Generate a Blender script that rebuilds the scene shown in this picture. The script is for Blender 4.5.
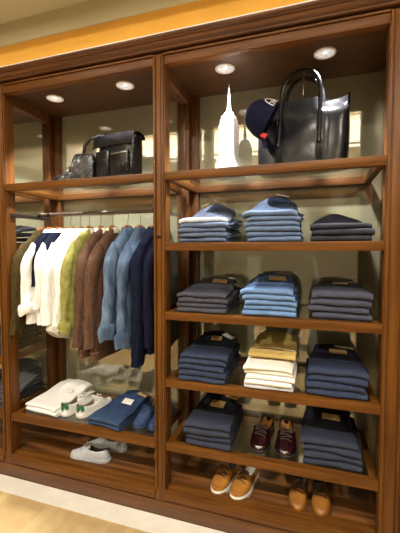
import bpy, bmesh, math, random
from mathutils import Vector, Matrix, noise
C = bpy.context.scene
for o in list(bpy.data.objects):
    bpy.data.objects.remove(o, do_unlink=True)
COL = C.collection
PI = math.pi

# ------------------------------------------------------------------ camera, light, exposure
cam_d = bpy.data.cameras.new('camera')
cam = bpy.data.objects.new('camera', cam_d)
COL.objects.link(cam)
cam_d.sensor_fit = 'VERTICAL'
cam_d.sensor_height = 36.0
cam_d.lens = 36.0 * 345.3 / 533.0
cam_d.clip_start = 0.02
cam.location = (0.865, -1.76, 1.47)
YAW, PITCH = math.radians(-18.06), math.radians(-2.64)
cam.rotation_euler = (PI / 2 + PITCH, 0, -YAW)
C.camera = cam

C.view_settings.view_transform = 'Standard'
C.view_settings.look = 'None'
C.view_settings.gamma = 1.0
C.view_settings.use_curve_mapping = False
C.view_settings.exposure = 0.0

w = bpy.data.worlds.new('world')
C.world = w
w.use_nodes = True
w.node_tree.nodes['Background'].inputs[0].default_value = (1.0, 0.86, 0.66, 1)
w.node_tree.nodes['Background'].inputs[1].default_value = 0.03

C.cycles.transparent_max_bounces = 40
FLOOR_Z = -0.06
STORE_POWER = 41.0
SPOT_POWER = 140.0
COVE_POWER = 0.8
CORNICE_POWER = 170.0
STORE_COL = (1.0, 0.92, 0.80)
SPOT_COL = (1.0, 0.96, 0.90)
STORE_LAMPS = [(-1.7, -1.0), (-0.55, -1.0), (0.6, -1.0), (1.75, -1.0),
               (-1.5, -2.7), (0.3, -2.7), (1.9, -2.7)]
SHOP_CEIL = 3.9

# ------------------------------------------------------------------ node materials
def pbr(name, col, rough=0.6, metal=0.0, spec=0.5, coat=0.0):
    m = bpy.data.materials.new(name)
    m.use_nodes = True
    b = m.node_tree.nodes['Principled BSDF']
    b.inputs['Base Color'].default_value = (*col, 1)
    b.inputs['Roughness'].default_value = rough
    b.inputs['Metallic'].default_value = metal
    b.inputs['Specular IOR Level'].default_value = spec
    b.inputs['Coat Weight'].default_value = coat
    b.inputs['Coat Roughness'].default_value = 0.08
    return m

def noisy(name, c1, c2, scale=(30, 30, 30), rough=0.6, bump=0.0, bscale=None, detail=4, spec=0.5, coat=0.0, lo=0.35, hi=0.65, metal=0.0):
    m = pbr(name, c1, rough, metal, spec, coat)
    nt = m.node_tree
    b = nt.nodes['Principled BSDF']
    tc = nt.nodes.new('ShaderNodeTexCoord')
    mp = nt.nodes.new('ShaderNodeMapping')
    mp.inputs['Scale'].default_value = scale
    n = nt.nodes.new('ShaderNodeTexNoise')
    n.inputs['Scale'].default_value = 1.0
    n.inputs['Detail'].default_value = detail
    r = nt.nodes.new('ShaderNodeValToRGB')
    r.color_ramp.elements[0].position = lo
    r.color_ramp.elements[0].color = (*c1, 1)
    r.color_ramp.elements[1].position = hi
    r.color_ramp.elements[1].color = (*c2, 1)
    nt.links.new(tc.outputs['Object'], mp.inputs['Vector'])
    nt.links.new(mp.outputs[0], n.inputs['Vector'])
    nt.links.new(n.outputs['Fac'], r.inputs['Fac'])
    nt.links.new(r.outputs['Color'], b.inputs['Base Color'])
    if bump:
        n2 = nt.nodes.new('ShaderNodeTexNoise')
        n2.inputs['Scale'].default_value = bscale or 200
        n2.inputs['Detail'].default_value = 3
        nt.links.new(tc.outputs['Object'], n2.inputs['Vector'])
        bp = nt.nodes.new('ShaderNodeBump')
        bp.inputs['Strength'].default_value = bump
        bp.inputs['Distance'].default_value = 0.01
        nt.links.new(n2.outputs['Fac'], bp.inputs['Height'])
        nt.links.new(bp.outputs['Normal'], b.inputs['Normal'])
    return m

WD1, WD2 = (0.066, 0.022, 0.0032), (0.17, 0.064, 0.010)
wood_v = noisy('wood grain upright', WD1, WD2, (45, 45, 2.5), 0.45, 0.04, 60, 6, 0.22, lo=0.25, hi=0.75)
wood_h = noisy('wood grain along', WD1, WD2, (2.5, 45, 45), 0.45, 0.04, 60, 6, 0.22, lo=0.25, hi=0.75)
wood_d = noisy('wood grain deep', WD1, WD2, (45, 2.5, 45), 0.45, 0.04, 60, 6, 0.22, lo=0.25, hi=0.75)
wood_dark = noisy('wood base dark', (0.06, 0.021, 0.006), (0.15, 0.056, 0.015), (2.5, 45, 45), 0.4, 0.04, 60, 6, lo=0.25, hi=0.75)
wood_rear_shaded = noisy('wood grain shaded upright', (0.05, 0.018, 0.005), (0.125, 0.046, 0.012), (45, 45, 2.5), 0.45, 0.04, 60, 6, 0.22, lo=0.25, hi=0.75)  # interior shade of the rear posts put into a deeper wood tone
wood_top_shaded = noisy('wood shaded cabinet top', (0.030, 0.011, 0.003), (0.085, 0.032, 0.009), (2.5, 45, 45), 0.4, 0.04, 60, 6, lo=0.25, hi=0.75)  # darker copy of the wood that holds the shade of the cabinet tops
wood_floorboard = noisy('wood bottom boards', (0.075, 0.027, 0.009), (0.24, 0.098, 0.031), (1.6, 26, 20), 0.3, 0.03, 60, 4, lo=0.35, hi=0.65)
hanger_wood = noisy('hanger wood', (0.20, 0.07, 0.02), (0.36, 0.15, 0.05), (40, 6, 40), 0.35)
gold_paint = noisy('ochre wall paint', (0.62, 0.31, 0.035), (0.66, 0.34, 0.045), (3, 3, 3), 0.8)
beige_paint = noisy('beige ceiling paint', (0.50, 0.46, 0.33), (0.53, 0.49, 0.36), (3, 3, 3), 0.85)
cream_paint = noisy('cream store paint', (0.52, 0.47, 0.34), (0.56, 0.5, 0.37), (3, 3, 3), 0.85)
olive_paint = noisy('olive store wall paint', (0.16, 0.14, 0.085), (0.18, 0.16, 0.10), (3, 3, 3), 0.8)
white_paint = noisy('white cornice paint', (0.86, 0.85, 0.82), (0.9, 0.89, 0.86), (3, 3, 3), 0.6)
marble = noisy('cream stone', (0.70, 0.67, 0.60), (0.77, 0.74, 0.67), (7, 7, 7), 0.35, lo=0.4, hi=0.6)
metal_dark = pbr('dark bronze metal', (0.06, 0.05, 0.045), 0.4, 0.7)
metal_rod = noisy('brushed bronze rod', (0.10, 0.068, 0.05), (0.17, 0.12, 0.09), (4, 60, 60), 0.35, metal=0.2)
metal_hook = pbr('bronze hook metal', (0.16, 0.13, 0.11), 0.35, 0.8)
chrome = pbr('chrome', (0.7, 0.7, 0.7), 0.2, 1.0)
black_leather = noisy('black leather', (0.006, 0.006, 0.008), (0.013, 0.013, 0.016), (25, 25, 25), 0.24, 0.09, 22, spec=0.2)
crinkled = noisy('crinkled black leather', (0.006, 0.006, 0.008), (0.013, 0.013, 0.016), (25, 25, 25), 0.24, 0.55, 13, spec=0.4)
boot_leather = noisy('black boot leather', (0.006, 0.006, 0.008), (0.014, 0.014, 0.017), (20, 20, 20), 0.22, 0.40, 24, spec=0.4)
burgundy = noisy('burgundy leather', (0.011, 0.002, 0.003), (0.021, 0.003, 0.005), (12, 12, 12), 0.16, 0.0, spec=0.7, coat=0.6)
tan_suede = noisy('tan suede', (0.28, 0.108, 0.008), (0.38, 0.155, 0.016), (30, 30, 30), 0.8, 0.15, 250)
tan_leather = noisy('tan leather', (0.23, 0.088, 0.011), (0.32, 0.13, 0.02), (14, 14, 14), 0.4, 0.1, 120)
brown_leather = noisy('brown leather', (0.075, 0.032, 0.012), (0.12, 0.05, 0.02), (14, 14, 14), 0.45)
grey_canvas = noisy('grey canvas', (0.43, 0.45, 0.50), (0.50, 0.52, 0.57), (60, 60, 60), 0.8, 0.1, 300)
white_leather = noisy('white leather', (0.72, 0.71, 0.68), (0.78, 0.77, 0.74), (20, 20, 20), 0.45)
white_rubber = pbr('white rubber', (0.78, 0.78, 0.75), 0.5)
green_tab = pbr('green heel tab', (0.015, 0.13, 0.06), 0.5)
blue_canvas = noisy('blue canvas', (0.018, 0.04, 0.115), (0.03, 0.06, 0.15), (60, 60, 60), 0.75)
blue_rubber = pbr('blue rubber', (0.025, 0.05, 0.13), 0.5)
dark_rubber = pbr('dark rubber', (0.02, 0.017, 0.015), 0.5)
crepe = pbr('brown sole', (0.12, 0.065, 0.03), 0.5)
lining_tan = pbr('tan lining', (0.50, 0.27, 0.09), 0.5)
lining_dark = pbr('dark lining', (0.05, 0.045, 0.045), 0.7)
lining_grey = pbr('grey brown lining', (0.16, 0.12, 0.10), 0.7)
lace_dark = pbr('dark lace', (0.03, 0.02, 0.018), 0.7)
lace_white = pbr('white lace', (0.75, 0.75, 0.74), 0.7)
lace_grey = pbr('grey lace', (0.5, 0.5, 0.52), 0.7)
lace_blue = pbr('blue lace', (0.03, 0.06, 0.15), 0.7)
patch_tan = noisy('tan leather patch', (0.36, 0.22, 0.09), (0.46, 0.30, 0.13), (50, 50, 50), 0.55)
patch_gold = noisy('gold leather patch', (0.50, 0.33, 0.12), (0.6, 0.42, 0.17), (50, 50, 50), 0.5)
paper = noisy('paper label', (0.74, 0.72, 0.68), (0.80, 0.78, 0.74), (40, 40, 40), 0.7)
plaster = pbr('white plaster', (0.93, 0.93, 0.93), 0.5)
navy_cap = noisy('navy cotton', (0.005, 0.006, 0.018), (0.009, 0.011, 0.028), (60, 60, 60), 0.9, 0.1, 300, spec=0.08)
thread_white = pbr('white thread', (0.75, 0.75, 0.75), 0.7)
red_cloth = pbr('red cloth', (0.5, 0.02, 0.02), 0.7)
stitch = pbr('denim stitching', (0.32, 0.20, 0.08), 0.7)
button_white = pbr('pale button', (0.6, 0.6, 0.58), 0.4)

def denim(name, a, b, rough=0.85, worn_lit=None):
    """a, b weave tones; worn: paler knees at the front fold, also painted fold highlights on raw indigo."""
    m = noisy(name, a, b, (14, 14, 14), rough, 0.2, 420, 5, 0.25, lo=0.3, hi=0.7)
    if worn_lit is None: return m
    nt = m.node_tree
    bs = nt.nodes['Principled BSDF']
    src = bs.inputs['Base Color'].links[0].from_socket
    tc = nt.nodes.new('ShaderNodeTexCoord')
    sep = nt.nodes.new('ShaderNodeSeparateXYZ')
    nt.links.new(tc.outputs['Object'], sep.inputs[0])
    n = nt.nodes.new('ShaderNodeTexNoise')
    n.inputs['Scale'].default_value = 26
    n.inputs['Detail'].default_value = 5
    nt.links.new(tc.outputs['Object'], n.inputs['Vector'])
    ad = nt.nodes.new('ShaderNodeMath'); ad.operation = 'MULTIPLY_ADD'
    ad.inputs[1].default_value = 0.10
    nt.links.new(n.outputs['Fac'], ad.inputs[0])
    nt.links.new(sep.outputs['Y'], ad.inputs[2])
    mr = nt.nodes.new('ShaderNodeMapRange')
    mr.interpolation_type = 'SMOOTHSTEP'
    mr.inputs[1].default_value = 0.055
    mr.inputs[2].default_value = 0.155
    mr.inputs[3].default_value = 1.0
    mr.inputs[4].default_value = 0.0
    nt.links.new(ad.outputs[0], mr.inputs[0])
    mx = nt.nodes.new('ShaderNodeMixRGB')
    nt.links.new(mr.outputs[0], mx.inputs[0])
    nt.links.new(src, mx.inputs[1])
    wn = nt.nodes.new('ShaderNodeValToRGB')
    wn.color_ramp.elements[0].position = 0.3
    wn.color_ramp.elements[0].color = (*[c * .72 for c in worn_lit], 1)
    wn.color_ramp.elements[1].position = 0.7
    wn.color_ramp.elements[1].color = (*worn_lit, 1)
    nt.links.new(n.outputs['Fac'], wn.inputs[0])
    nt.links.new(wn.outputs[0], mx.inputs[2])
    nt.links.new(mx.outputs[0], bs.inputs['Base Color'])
    return m
D = {
 'washed': denim('washed blue denim', (0.022, 0.030, 0.060), (0.060, 0.078, 0.13), worn_lit=(0.115, 0.155, 0.26)),
 'faded': denim('pale faded denim', (0.030, 0.040, 0.075), (0.075, 0.095, 0.15), worn_lit=(0.62, 0.66, 0.76)),
 'mid': denim('mid blue denim', (0.018, 0.030, 0.065), (0.055, 0.083, 0.155), worn_lit=(0.125, 0.185, 0.32)),
 'sky': denim('bright blue denim', (0.022, 0.045, 0.11), (0.070, 0.12, 0.25), worn_lit=(0.15, 0.27, 0.51)),
 'ink': denim('blue black denim', (0.006, 0.007, 0.014), (0.012, 0.014, 0.026), worn_lit=(0.035, 0.038, 0.055)),
 'grey': denim('charcoal denim', (0.018, 0.018, 0.025), (0.045, 0.045, 0.058), worn_lit=(0.064, 0.066, 0.092)),
 'slate': denim('slate grey denim', (0.017, 0.019, 0.029), (0.045, 0.048, 0.068), worn_lit=(0.066, 0.071, 0.108)),
 'indigo': denim('dark indigo denim', (0.007, 0.009, 0.020), (0.020, 0.027, 0.052), worn_lit=(0.032, 0.046, 0.094)),
 'deep': denim('deep indigo denim', (0.009, 0.011, 0.020), (0.024, 0.027, 0.045), worn_lit=(0.034, 0.041, 0.072)),  # raw denim: the paler front is painted fold highlight
 'cobalt': denim('cobalt denim', (0.012, 0.028, 0.075), (0.030, 0.060, 0.145), worn_lit=(0.038, 0.075, 0.16)),
 'white': denim('white cotton twill', (0.80, 0.79, 0.77), (0.84, 0.83, 0.81)),
 'cream': denim('cream cotton twill', (0.80, 0.78, 0.70), (0.85, 0.83, 0.77)),
 'bluewhite': denim('blue white cotton', (0.55, 0.58, 0.68), (0.62, 0.65, 0.74)),
 'mustard': denim('shaded khaki', (0.50, 0.35, 0.10), (0.60, 0.44, 0.16)),  # shaded back of the pale trousers, painted as a tone of its own
}
cloth = {
 'olive': noisy('olive brown tweed', (0.040, 0.028, 0.009), (0.072, 0.052, 0.019), (90, 90, 90), 0.95, 0.1, 300, spec=0.1),
 'white': noisy('white shirt cotton', (0.82, 0.82, 0.80), (0.86, 0.86, 0.84), (20, 20, 20), 0.85, spec=0.2),
 'navy': noisy('navy wool', (0.004, 0.006, 0.018), (0.009, 0.011, 0.031), (60, 60, 60), 0.95, 0.1, 250, spec=0.1),
 'ivory': noisy('ivory collar cotton', (0.72, 0.68, 0.56), (0.8, 0.76, 0.64), (20, 20, 20), 0.85, spec=0.2),
 'lime': noisy('lime green cotton', (0.22, 0.215, 0.05), (0.34, 0.325, 0.105), (30, 30, 30), 0.9, spec=0.2),
 'brown': noisy('brown tweed', (0.078, 0.042, 0.027), (0.135, 0.075, 0.050), (120, 120, 120), 0.95, 0.15, 300, spec=0.1),
 'denim1': noisy('light chambray', (0.055, 0.092, 0.165), (0.155, 0.225, 0.35), (16, 16, 7), 0.9, 0.1, 300, spec=0.2),
 'denim2': noisy('blue chambray', (0.04, 0.068, 0.13), (0.11, 0.165, 0.27), (16, 16, 7), 0.9, 0.1, 300, spec=0.2),
}

def glass_mat(name, tint, f0=0.05, gloss_tint=(1, 1, 1)):
    m = bpy.data.materials.new(name)
    m.use_nodes = True
    nt = m.node_tree
    nt.nodes.clear()
    out = nt.nodes.new('ShaderNodeOutputMaterial')
    mix = nt.nodes.new('ShaderNodeMixShader')
    lw = nt.nodes.new('ShaderNodeLayerWeight')
    pw = nt.nodes.new('ShaderNodeMath'); pw.operation = 'POWER'; pw.inputs[1].default_value = 4.0
    fr = nt.nodes.new('ShaderNodeMath'); fr.operation = 'MULTIPLY_ADD'
    fr.inputs[1].default_value = 1 - f0; fr.inputs[2].default_value = f0
    nt.links.new(lw.outputs['Facing'], pw.inputs[0])
    nt.links.new(pw.outputs[0], fr.inputs[0])
    tr = nt.nodes.new('ShaderNodeBsdfTransparent')
    tr.inputs[0].default_value = (*tint, 1)
    gl = nt.nodes.new('ShaderNodeBsdfGlossy')
    gl.inputs['Roughness'].default_value = 0.015
    gl.inputs[0].default_value = (*gloss_tint, 1)
    nt.links.new(fr.outputs[0], mix.inputs[0])
    nt.links.new(tr.outputs[0], mix.inputs[1])
    nt.links.new(gl.outputs[0], mix.inputs[2])
    nt.links.new(mix.outputs[0], out.inputs[0])
    return m
glass_shelf = glass_mat('shelf glass', (0.972, 0.985, 0.975), 0.045)
glass_side = glass_mat('side glass', (0.975, 0.98, 0.97), 0.05)

def back_mat():
    m = noisy('khaki back panel under glass', (0.30, 0.295, 0.20), (0.33, 0.325, 0.225), (3, 3, 3), 0.8, spec=0.0)
    nt = m.node_tree
    b = nt.nodes['Principled BSDF']
    out = nt.nodes['Material Output']
    mix = nt.nodes.new('ShaderNodeMixShader')
    mix.inputs[0].default_value = 0.28
    gl = nt.nodes.new('ShaderNodeBsdfGlossy')
    gl.inputs['Roughness'].default_value = 0.01
    gl.inputs[0].default_value = (1, 0.98, 0.93, 1)
    nt.links.new(b.outputs[0], mix.inputs[1])
    nt.links.new(gl.outputs[0], mix.inputs[2])
    nt.links.new(mix.outputs[0], out.inputs[0])
    return m
back_panel = back_mat()

def parquet():
    m = pbr('light oak parquet', (0.5, 0.36, 0.2), 0.35)
    nt = m.node_tree
    b = nt.nodes['Principled BSDF']
    tc = nt.nodes.new('ShaderNodeTexCoord')
    br = nt.nodes.new('ShaderNodeTexBrick')
    br.inputs['Scale'].default_value = 1.0
    br.inputs['Brick Width'].default_value = 0.36
    br.inputs['Row Height'].default_value = 0.09
    br.inputs['Mortar Size'].default_value = 0.0012
    br.inputs['Color1'].default_value = (0.50, 0.36, 0.18, 1)
    br.inputs['Color2'].default_value = (0.46, 0.32, 0.155, 1)
    br.inputs['Mortar'].default_value = (0.36, 0.24, 0.11, 1)
    mp = nt.nodes.new('ShaderNodeMapping')
    mp.inputs['Rotation'].default_value = (0, 0, PI / 2)
    nt.links.new(tc.outputs['Object'], mp.inputs[0])
    nt.links.new(mp.outputs[0], br.inputs['Vector'])
    n = nt.nodes.new('ShaderNodeTexNoise')
    n.inputs['Scale'].default_value = 14
    n.inputs['Detail'].default_value = 6
    nt.links.new(tc.outputs['Object'], n.inputs['Vector'])
    mx = nt.nodes.new('ShaderNodeMixRGB')
    mx.blend_type = 'OVERLAY'
    mx.inputs[0].default_value = 0.2
    nt.links.new(br.outputs['Color'], mx.inputs[1])
    nt.links.new(n.outputs['Fac'], mx.inputs[2])
    nt.links.new(mx.outputs[0], b.inputs['Base Color'])
    return m

def emis(name, col, s):
    m = pbr(name, col, 0.4)
    b = m.node_tree.nodes['Principled BSDF']
    b.inputs['Emission Color'].default_value = (*col, 1)
    b.inputs['Emission Strength'].default_value = s
    return m
lamp_glow = emis('lamp glow', (1.0, 0.95, 0.88), 1.6)
shop_glow = emis('shop lamp glow', (1.0, 0.9, 0.75), 12.0)
reflector = noisy('ribbed reflector', (0.42, 0.41, 0.39), (0.95, 0.95, 0.93), (90, 3, 3), 0.3)
_nt = reflector.node_tree
_nt.links.new(_nt.nodes['Principled BSDF'].inputs['Base Color'].links[0].from_socket, _nt.nodes['Principled BSDF'].inputs['Emission Color'])
_nt.nodes['Principled BSDF'].inputs['Emission Strength'].default_value = 0.55
ring_white = pbr('white enamel ring', (0.88, 0.87, 0.85), 0.35)

# ------------------------------------------------------------------ builders
def tag(o, label=None, cat=None, group=None, kind=None):
    if label: o['label'] = label
    if cat: o['category'] = cat
    if group: o['group'] = group
    if kind: o['kind'] = kind
    return o

def thing(name, label, cat, loc=(0, 0, 0), rz=0.0, group=None, rot=None):
    o = bpy.data.objects.new(name, None)
    o.empty_display_size = 0.05
    COL.objects.link(o)
    o.location = loc
    o.rotation_euler = rot if rot else (0, 0, rz)
    return tag(o, label, cat, group)

def obj(name, bm, mats, parent=None, smooth=True, angle=40):
    me = bpy.data.meshes.new(name)
    bm.normal_update()
    bm.to_mesh(me)
    bm.free()
    for m in (mats if isinstance(mats, (list, tuple)) else [mats]):
        me.materials.append(m)
    if smooth:
        me.polygons.foreach_set('use_smooth', [True] * len(me.polygons))
        me.set_sharp_from_angle(angle=math.radians(angle))
    o = bpy.data.objects.new(name, me)
    COL.objects.link(o)
    if parent: o.parent = parent
    return o

def NB(): return bmesh.new()

def box(bm, x0, x1, y0, y1, z0, z1, bev=0.0, mat=0):
    b2 = bmesh.new()
    bmesh.ops.create_cube(b2, size=1.0)
    for v in b2.verts:
        v.co = Vector((x0 + (v.co.x + .5) * (x1 - x0), y0 + (v.co.y + .5) * (y1 - y0), z0 + (v.co.z + .5) * (z1 - z0)))
    if bev:
        bmesh.ops.bevel(b2, geom=b2.edges[:], offset=bev, segments=2, affect='EDGES', profile=0.5)
    merge(bm, b2, mat)

def merge(bm, b2, mat=0, M=None):
    mp = {}
    for v in b2.verts:
        mp[v] = bm.verts.new(M @ v.co if M else v.co)
    for f in b2.faces:
        try:
            nf = bm.faces.new([mp[v] for v in f.verts])
            nf.material_index = mat
        except ValueError:
            pass
    b2.free()

def tube(bm, pts, r, n=8, mat=0, flat=None, cap=True):
    """pts list of Vectors; r number or list; flat=(sx,sy) scales the section."""
    pts = [Vector(p) for p in pts]
    rs = r if isinstance(r, (list, tuple)) else [r] * len(pts)
    rings = []
    ref = None
    for i, p in enumerate(pts):
        d = (pts[min(i + 1, len(pts) - 1)] - pts[max(i - 1, 0)]).normalized()
        if ref is None:
            up = Vector((0, 0, 1)) if abs(d.z) < .9 else Vector((1, 0, 0))
            a = d.cross(up).normalized()
        else:
            a = (ref - d * ref.dot(d)).normalized()
        ref = a
        b = d.cross(a).normalized()
        sx, sy = flat if flat else (1, 1)
        rings.append([bm.verts.new(p + a * math.cos(t) * rs[i] * sx + b * math.sin(t) * rs[i] * sy)
                      for t in [2 * PI * k / n for k in range(n)]])
    for i in range(len(rings) - 1):
        for k in range(n):
            f = bm.faces.new((rings[i][k], rings[i][(k + 1) % n], rings[i + 1][(k + 1) % n], rings[i + 1][k]))
            f.material_index = mat
    if cap:
        for rg in (rings[0][::-1], rings[-1]):
            f = bm.faces.new(rg)
            f.material_index = mat
    return rings

def loft(bm, rings, close=True, cap0=False, cap1=False, mat=0):
    R = [[bm.verts.new(p) for p in rg] for rg in rings]
    n = len(R[0])
    for i in range(len(R) - 1):
        for k in range(n if close else n - 1):
            f = bm.faces.new((R[i][k], R[i][(k + 1) % n], R[i + 1][(k + 1) % n], R[i + 1][k]))
            f.material_index = mat
    if cap0: bm.faces.new(R[0][::-1]).material_index = mat
    if cap1: bm.faces.new(R[-1]).material_index = mat
    return R

def extrude_profile(bm, prof, x0, x1):
    """prof: closed (y,z) list extruded along X."""
    a = [bm.verts.new((x0, y, z)) for y, z in prof]
    b = [bm.verts.new((x1, y, z)) for y, z in prof]
    n = len(prof)
    for k in range(n):
        bm.faces.new((a[k], a[(k + 1) % n], b[(k + 1) % n], b[k]))
    bm.faces.new(a[::-1])
    bm.faces.new(b)
    bmesh.ops.recalc_face_normals(bm, faces=bm.faces[:])

def sstep(a, b, x):
    t = max(0.0, min(1.0, (x - a) / (b - a)))
    return t * t * (3 - 2 * t)

def lerp_tab(tab, s):
    for (a, va), (b, vb) in zip(tab, tab[1:]):
        if s <= b:
            t = (s - a) / (b - a) if b > a else 0
            return va + (vb - va) * max(0, t)
    return tab[-1][1]

# ------------------------------------------------------------------ room shell
def struct(name, bm, m, smooth=False):
    return tag(obj(name, bm, m, smooth=smooth), kind='structure')

bm = NB(); box(bm, -5, 5, -4.5, 0.8, FLOOR_Z - 0.1, FLOOR_Z); struct('floor', bm, parquet())
bm = NB(); box(bm, -5, 5, -4.5, 0.8, SHOP_CEIL, SHOP_CEIL + 0.1); struct('ceiling', bm, beige_paint)
bm = NB(); box(bm, -5, 5, 0.60, 0.8, FLOOR_Z, SHOP_CEIL); struct('wall_back', bm, cream_paint)
bm = NB(); box(bm, -5, 5, 0.0, 0.60, 2.64, SHOP_CEIL); struct('wall_above', bm, gold_paint)
bm = NB(); box(bm, -5, 5, -4.5, -4.3, FLOOR_Z, SHOP_CEIL); struct('wall_front', bm, olive_paint)
bm = NB(); box(bm, -5.2, -5, -4.5, 0.8, FLOOR_Z, SHOP_CEIL); struct('wall_left', bm, cream_paint)
bm = NB(); box(bm, 5, 5.2, -4.5, 0.8, FLOOR_Z, SHOP_CEIL); struct('wall_right', bm, cream_paint)
# stepped beige soffit over the cabinets
bm = NB(); box(bm, -5, 5, -0.012, -0.0005, 2.765, 2.8995)
struct('trim_1', bm, beige_paint)
bm = NB(); box(bm, -5, 5, -0.42, -0.0005, 2.90, SHOP_CEIL - 0.0005)
struct('trim_4', bm, beige_paint)
# white cornice on the opposite wall, which the cabinet backs reflect
bm = NB()
prof = [(-4.3, 3.38), (-4.24, 3.38), (-4.24, 3.48), (-4.19, 3.50), (-4.19, 3.62), (-4.10, 3.66), (-4.10, 3.76), (-4.02, 3.80), (-4.02, 3.88), (-4.3, 3.88)]
extrude_profile(bm, prof, -4.9, 4.9)
struct('trim_2', bm, white_paint)
# strip lamps: one hidden on top of the crown moulding, one added to brighten the far cornice
def strip_lamp(name, label, loc, length, power, rot):
    t = thing(name, label, 'lamp', loc, rot=rot)
    b = NB(); box(b, -length / 2, length / 2, -.02, .02, -.012, 0, .003); obj('housing', b, ring_white, t)
    l = bpy.data.lights.new('strip_light', 'AREA'); l.shape = 'RECTANGLE'; l.size = length; l.size_y = .03
    l.energy = power; l.color = (1.0, 0.84, 0.6)
    lo = bpy.data.objects.new('strip_light', l); COL.objects.link(lo)
    lo.parent = t; lo.location = (0, 0, .004); lo.rotation_euler = (PI, 0, 0)
strip_lamp('cove_lamp', 'long strip lamp hidden on top of the crown moulding', (-.3, -.022, 2.621), 4.4, COVE_POWER, (0, 0, 0))
strip_lamp('cove_lamp', 'unseen strip lamp added to brighten the white cornice of the opposite wall', (0, -3.70, 3.30), 8.0, CORNICE_POWER, (math.radians(40), 0, 0))
# stone border laid in the floor along the cabinets
bm = NB()
box(bm, -5, 5, -0.128, -0.002, FLOOR_Z, FLOOR_Z + 0.004, 0.001)
struct('trim_3', bm, marble)

# ------------------------------------------------------------------ shop ceiling lamps (the store's own light)
def shop_lamp(x, y, i):
    side = ('left', 'middle left', 'middle right', 'right')
    row = 'near' if i < 4 else 'far'
    nm = ['leftmost', 'second from left', 'third from left', 'rightmost', 'leftmost', 'middle', 'rightmost'][i]
    t = thing('ceiling_lamp', f'round ceiling lamp of the shop, {nm} in the {row} row from the cabinets', 'lamp', (x, y, SHOP_CEIL - 0.06), group='shop ceiling lamps')
    b = NB(); tube(b, [(0, 0, 0), (0, 0, .05)], .14, 24, cap=False); b2 = NB()
    obj('lamp_shade', b, ring_white, t)
    b = NB(); tube(b, [(0, 0, .05), (0, 0, .0505)], .14, 24); obj('diffuser', b, shop_glow, t)
    l = bpy.data.lights.new('shop_light', 'AREA')
    l.shape = 'DISK'; l.size = 0.2; l.energy = STORE_POWER * (0.15 if i < 4 else 2.3); l.color = STORE_COL
    lo = bpy.data.objects.new('shop_light', l); COL.objects.link(lo)
    lo.location = (0, 0, 0.045); lo.parent = t
for i, (x, y) in enumerate(STORE_LAMPS): shop_lamp(x, y, i)

# ------------------------------------------------------------------ cabinets
ZC = 2.50            # underside of cabinet tops
S1, S2, S3, S4, S5, SB = 1.90, 1.514, 1.129, 0.748, 0.38, 0.09
RH = 0.044           # shelf rail height
DB = 0.50            # depth of the back panel
XN0, XN1 = -2.10, -1.105
XL0, XL1 = -1.036, 0.019
XR0, XR1 = 0.088, 1.176

def shelf(parent, x0, x1, z, xg0=None, xg1=None):
    """wood frame with an inset glass pane."""
    b = NB()
    box(b, x0, x1, -0.004, 0.040, z - RH, z, 0.002)
    f = obj('shelf', b, wood_h, parent)
    b = NB(); box(b, x0, x1, 0.45, 0.488, z - RH, z, 0.002)
    obj('back_rail', b, wood_dark, f)
    for xa in (x0, x1 - .035):
        b = NB(); box(b, xa, xa + 0.035, 0.0405, 0.4495, z - RH, z - .0005, 0.002)
        obj('side_rail', b, wood_d, f)
    b = NB()
    box(b, x0 + 0.0355, x1 - 0.0355, 0.0405, 0.4495, z - 0.010, z)
    obj('glass_pane', b, glass_shelf, f, smooth=False)
    return f

def post_front(parent, x0, x1, name='post'):
    b = NB()
    box(b, x0, x1, 0.0, 0.075, 0.03, 2.534, 0.002)
    for xx in (x0 + .004, x1 - .016):
        box(b, xx, xx + .012, -0.010, 0.0, 0.1, 2.53, 0.003)
    box(b, x0 + .022, x1 - .022, -0.005, 0.0, 0.1, 2.53, 0.002)
    return obj(name, b, wood_v, parent)

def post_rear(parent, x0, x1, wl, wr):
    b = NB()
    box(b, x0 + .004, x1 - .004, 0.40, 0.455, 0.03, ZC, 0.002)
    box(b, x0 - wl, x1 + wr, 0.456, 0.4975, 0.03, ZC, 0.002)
    return obj('rear_post', b, wood_rear_shaded, parent)

def side_glass(parent, x, zs, xw):
    b = NB()
    box(b, x - 0.004, x + 0.004, 0.0755, 0.3995, 0.10, ZC - 0.07)
    g = obj('side_panel', b, glass_side, parent, smooth=False)
    b = NB(); box(b, x - xw, x + xw, 0.0755, 0.3995, ZC - 0.07, ZC - .0005)
    obj('panel_rail', b, wood_dark, g)  # darker wood carries the interior shade here
    return g

def carcass(parent, x0, x1):
    """x0,x1 outer faces of bay incl. half posts; back, top, bottom, face rails."""
    b = NB(); box(b, x0, x1, DB, DB + 0.02, 0.0, 2.58); obj('back_panel', b, back_panel, parent, smooth=False)
    b = NB(); box(b, x0, x1, 0.0755, DB - .0005, ZC, ZC + 0.02); obj('top_panel', b, wood_top_shaded, parent, smooth=False)
    b = NB(); box(b, x0, x1, 0.076, DB - .0005, SB - 0.03, SB); obj('bottom_board', b, wood_floorboard, parent, smooth=False)

def face_rails(parent, x0, x1):
    b = NB()
    box(b, x0, x1, 0.0, 0.03, 2.471, 2.534, 0.002)
    box(b, x0, x1, 0.03, 0.0755, 2.49, 2.60, 0.002)
    box(b, x0 - .003, x1 + .003, -0.009, 0.0, 2.471, 2.483, 0.003)
    box(b, x0 - .003, x1 + .003, -0.009, 0.0, 2.522, 2.534, 0.003)
    obj('top_rail', b, wood_h, parent)
    b = NB()
    box(b, x0, x1, 0.0, 0.0755, 0.035, 0.102, 0.003)
    box(b, x0, x1, 0.02, 0.0755, 0.1, 0.112, 0.002)
    box(b, x0, x1, -0.006, 0.001, 0.046, 0.084, 0.003)
    obj('bottom_rail', b, wood_h, parent)

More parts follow.
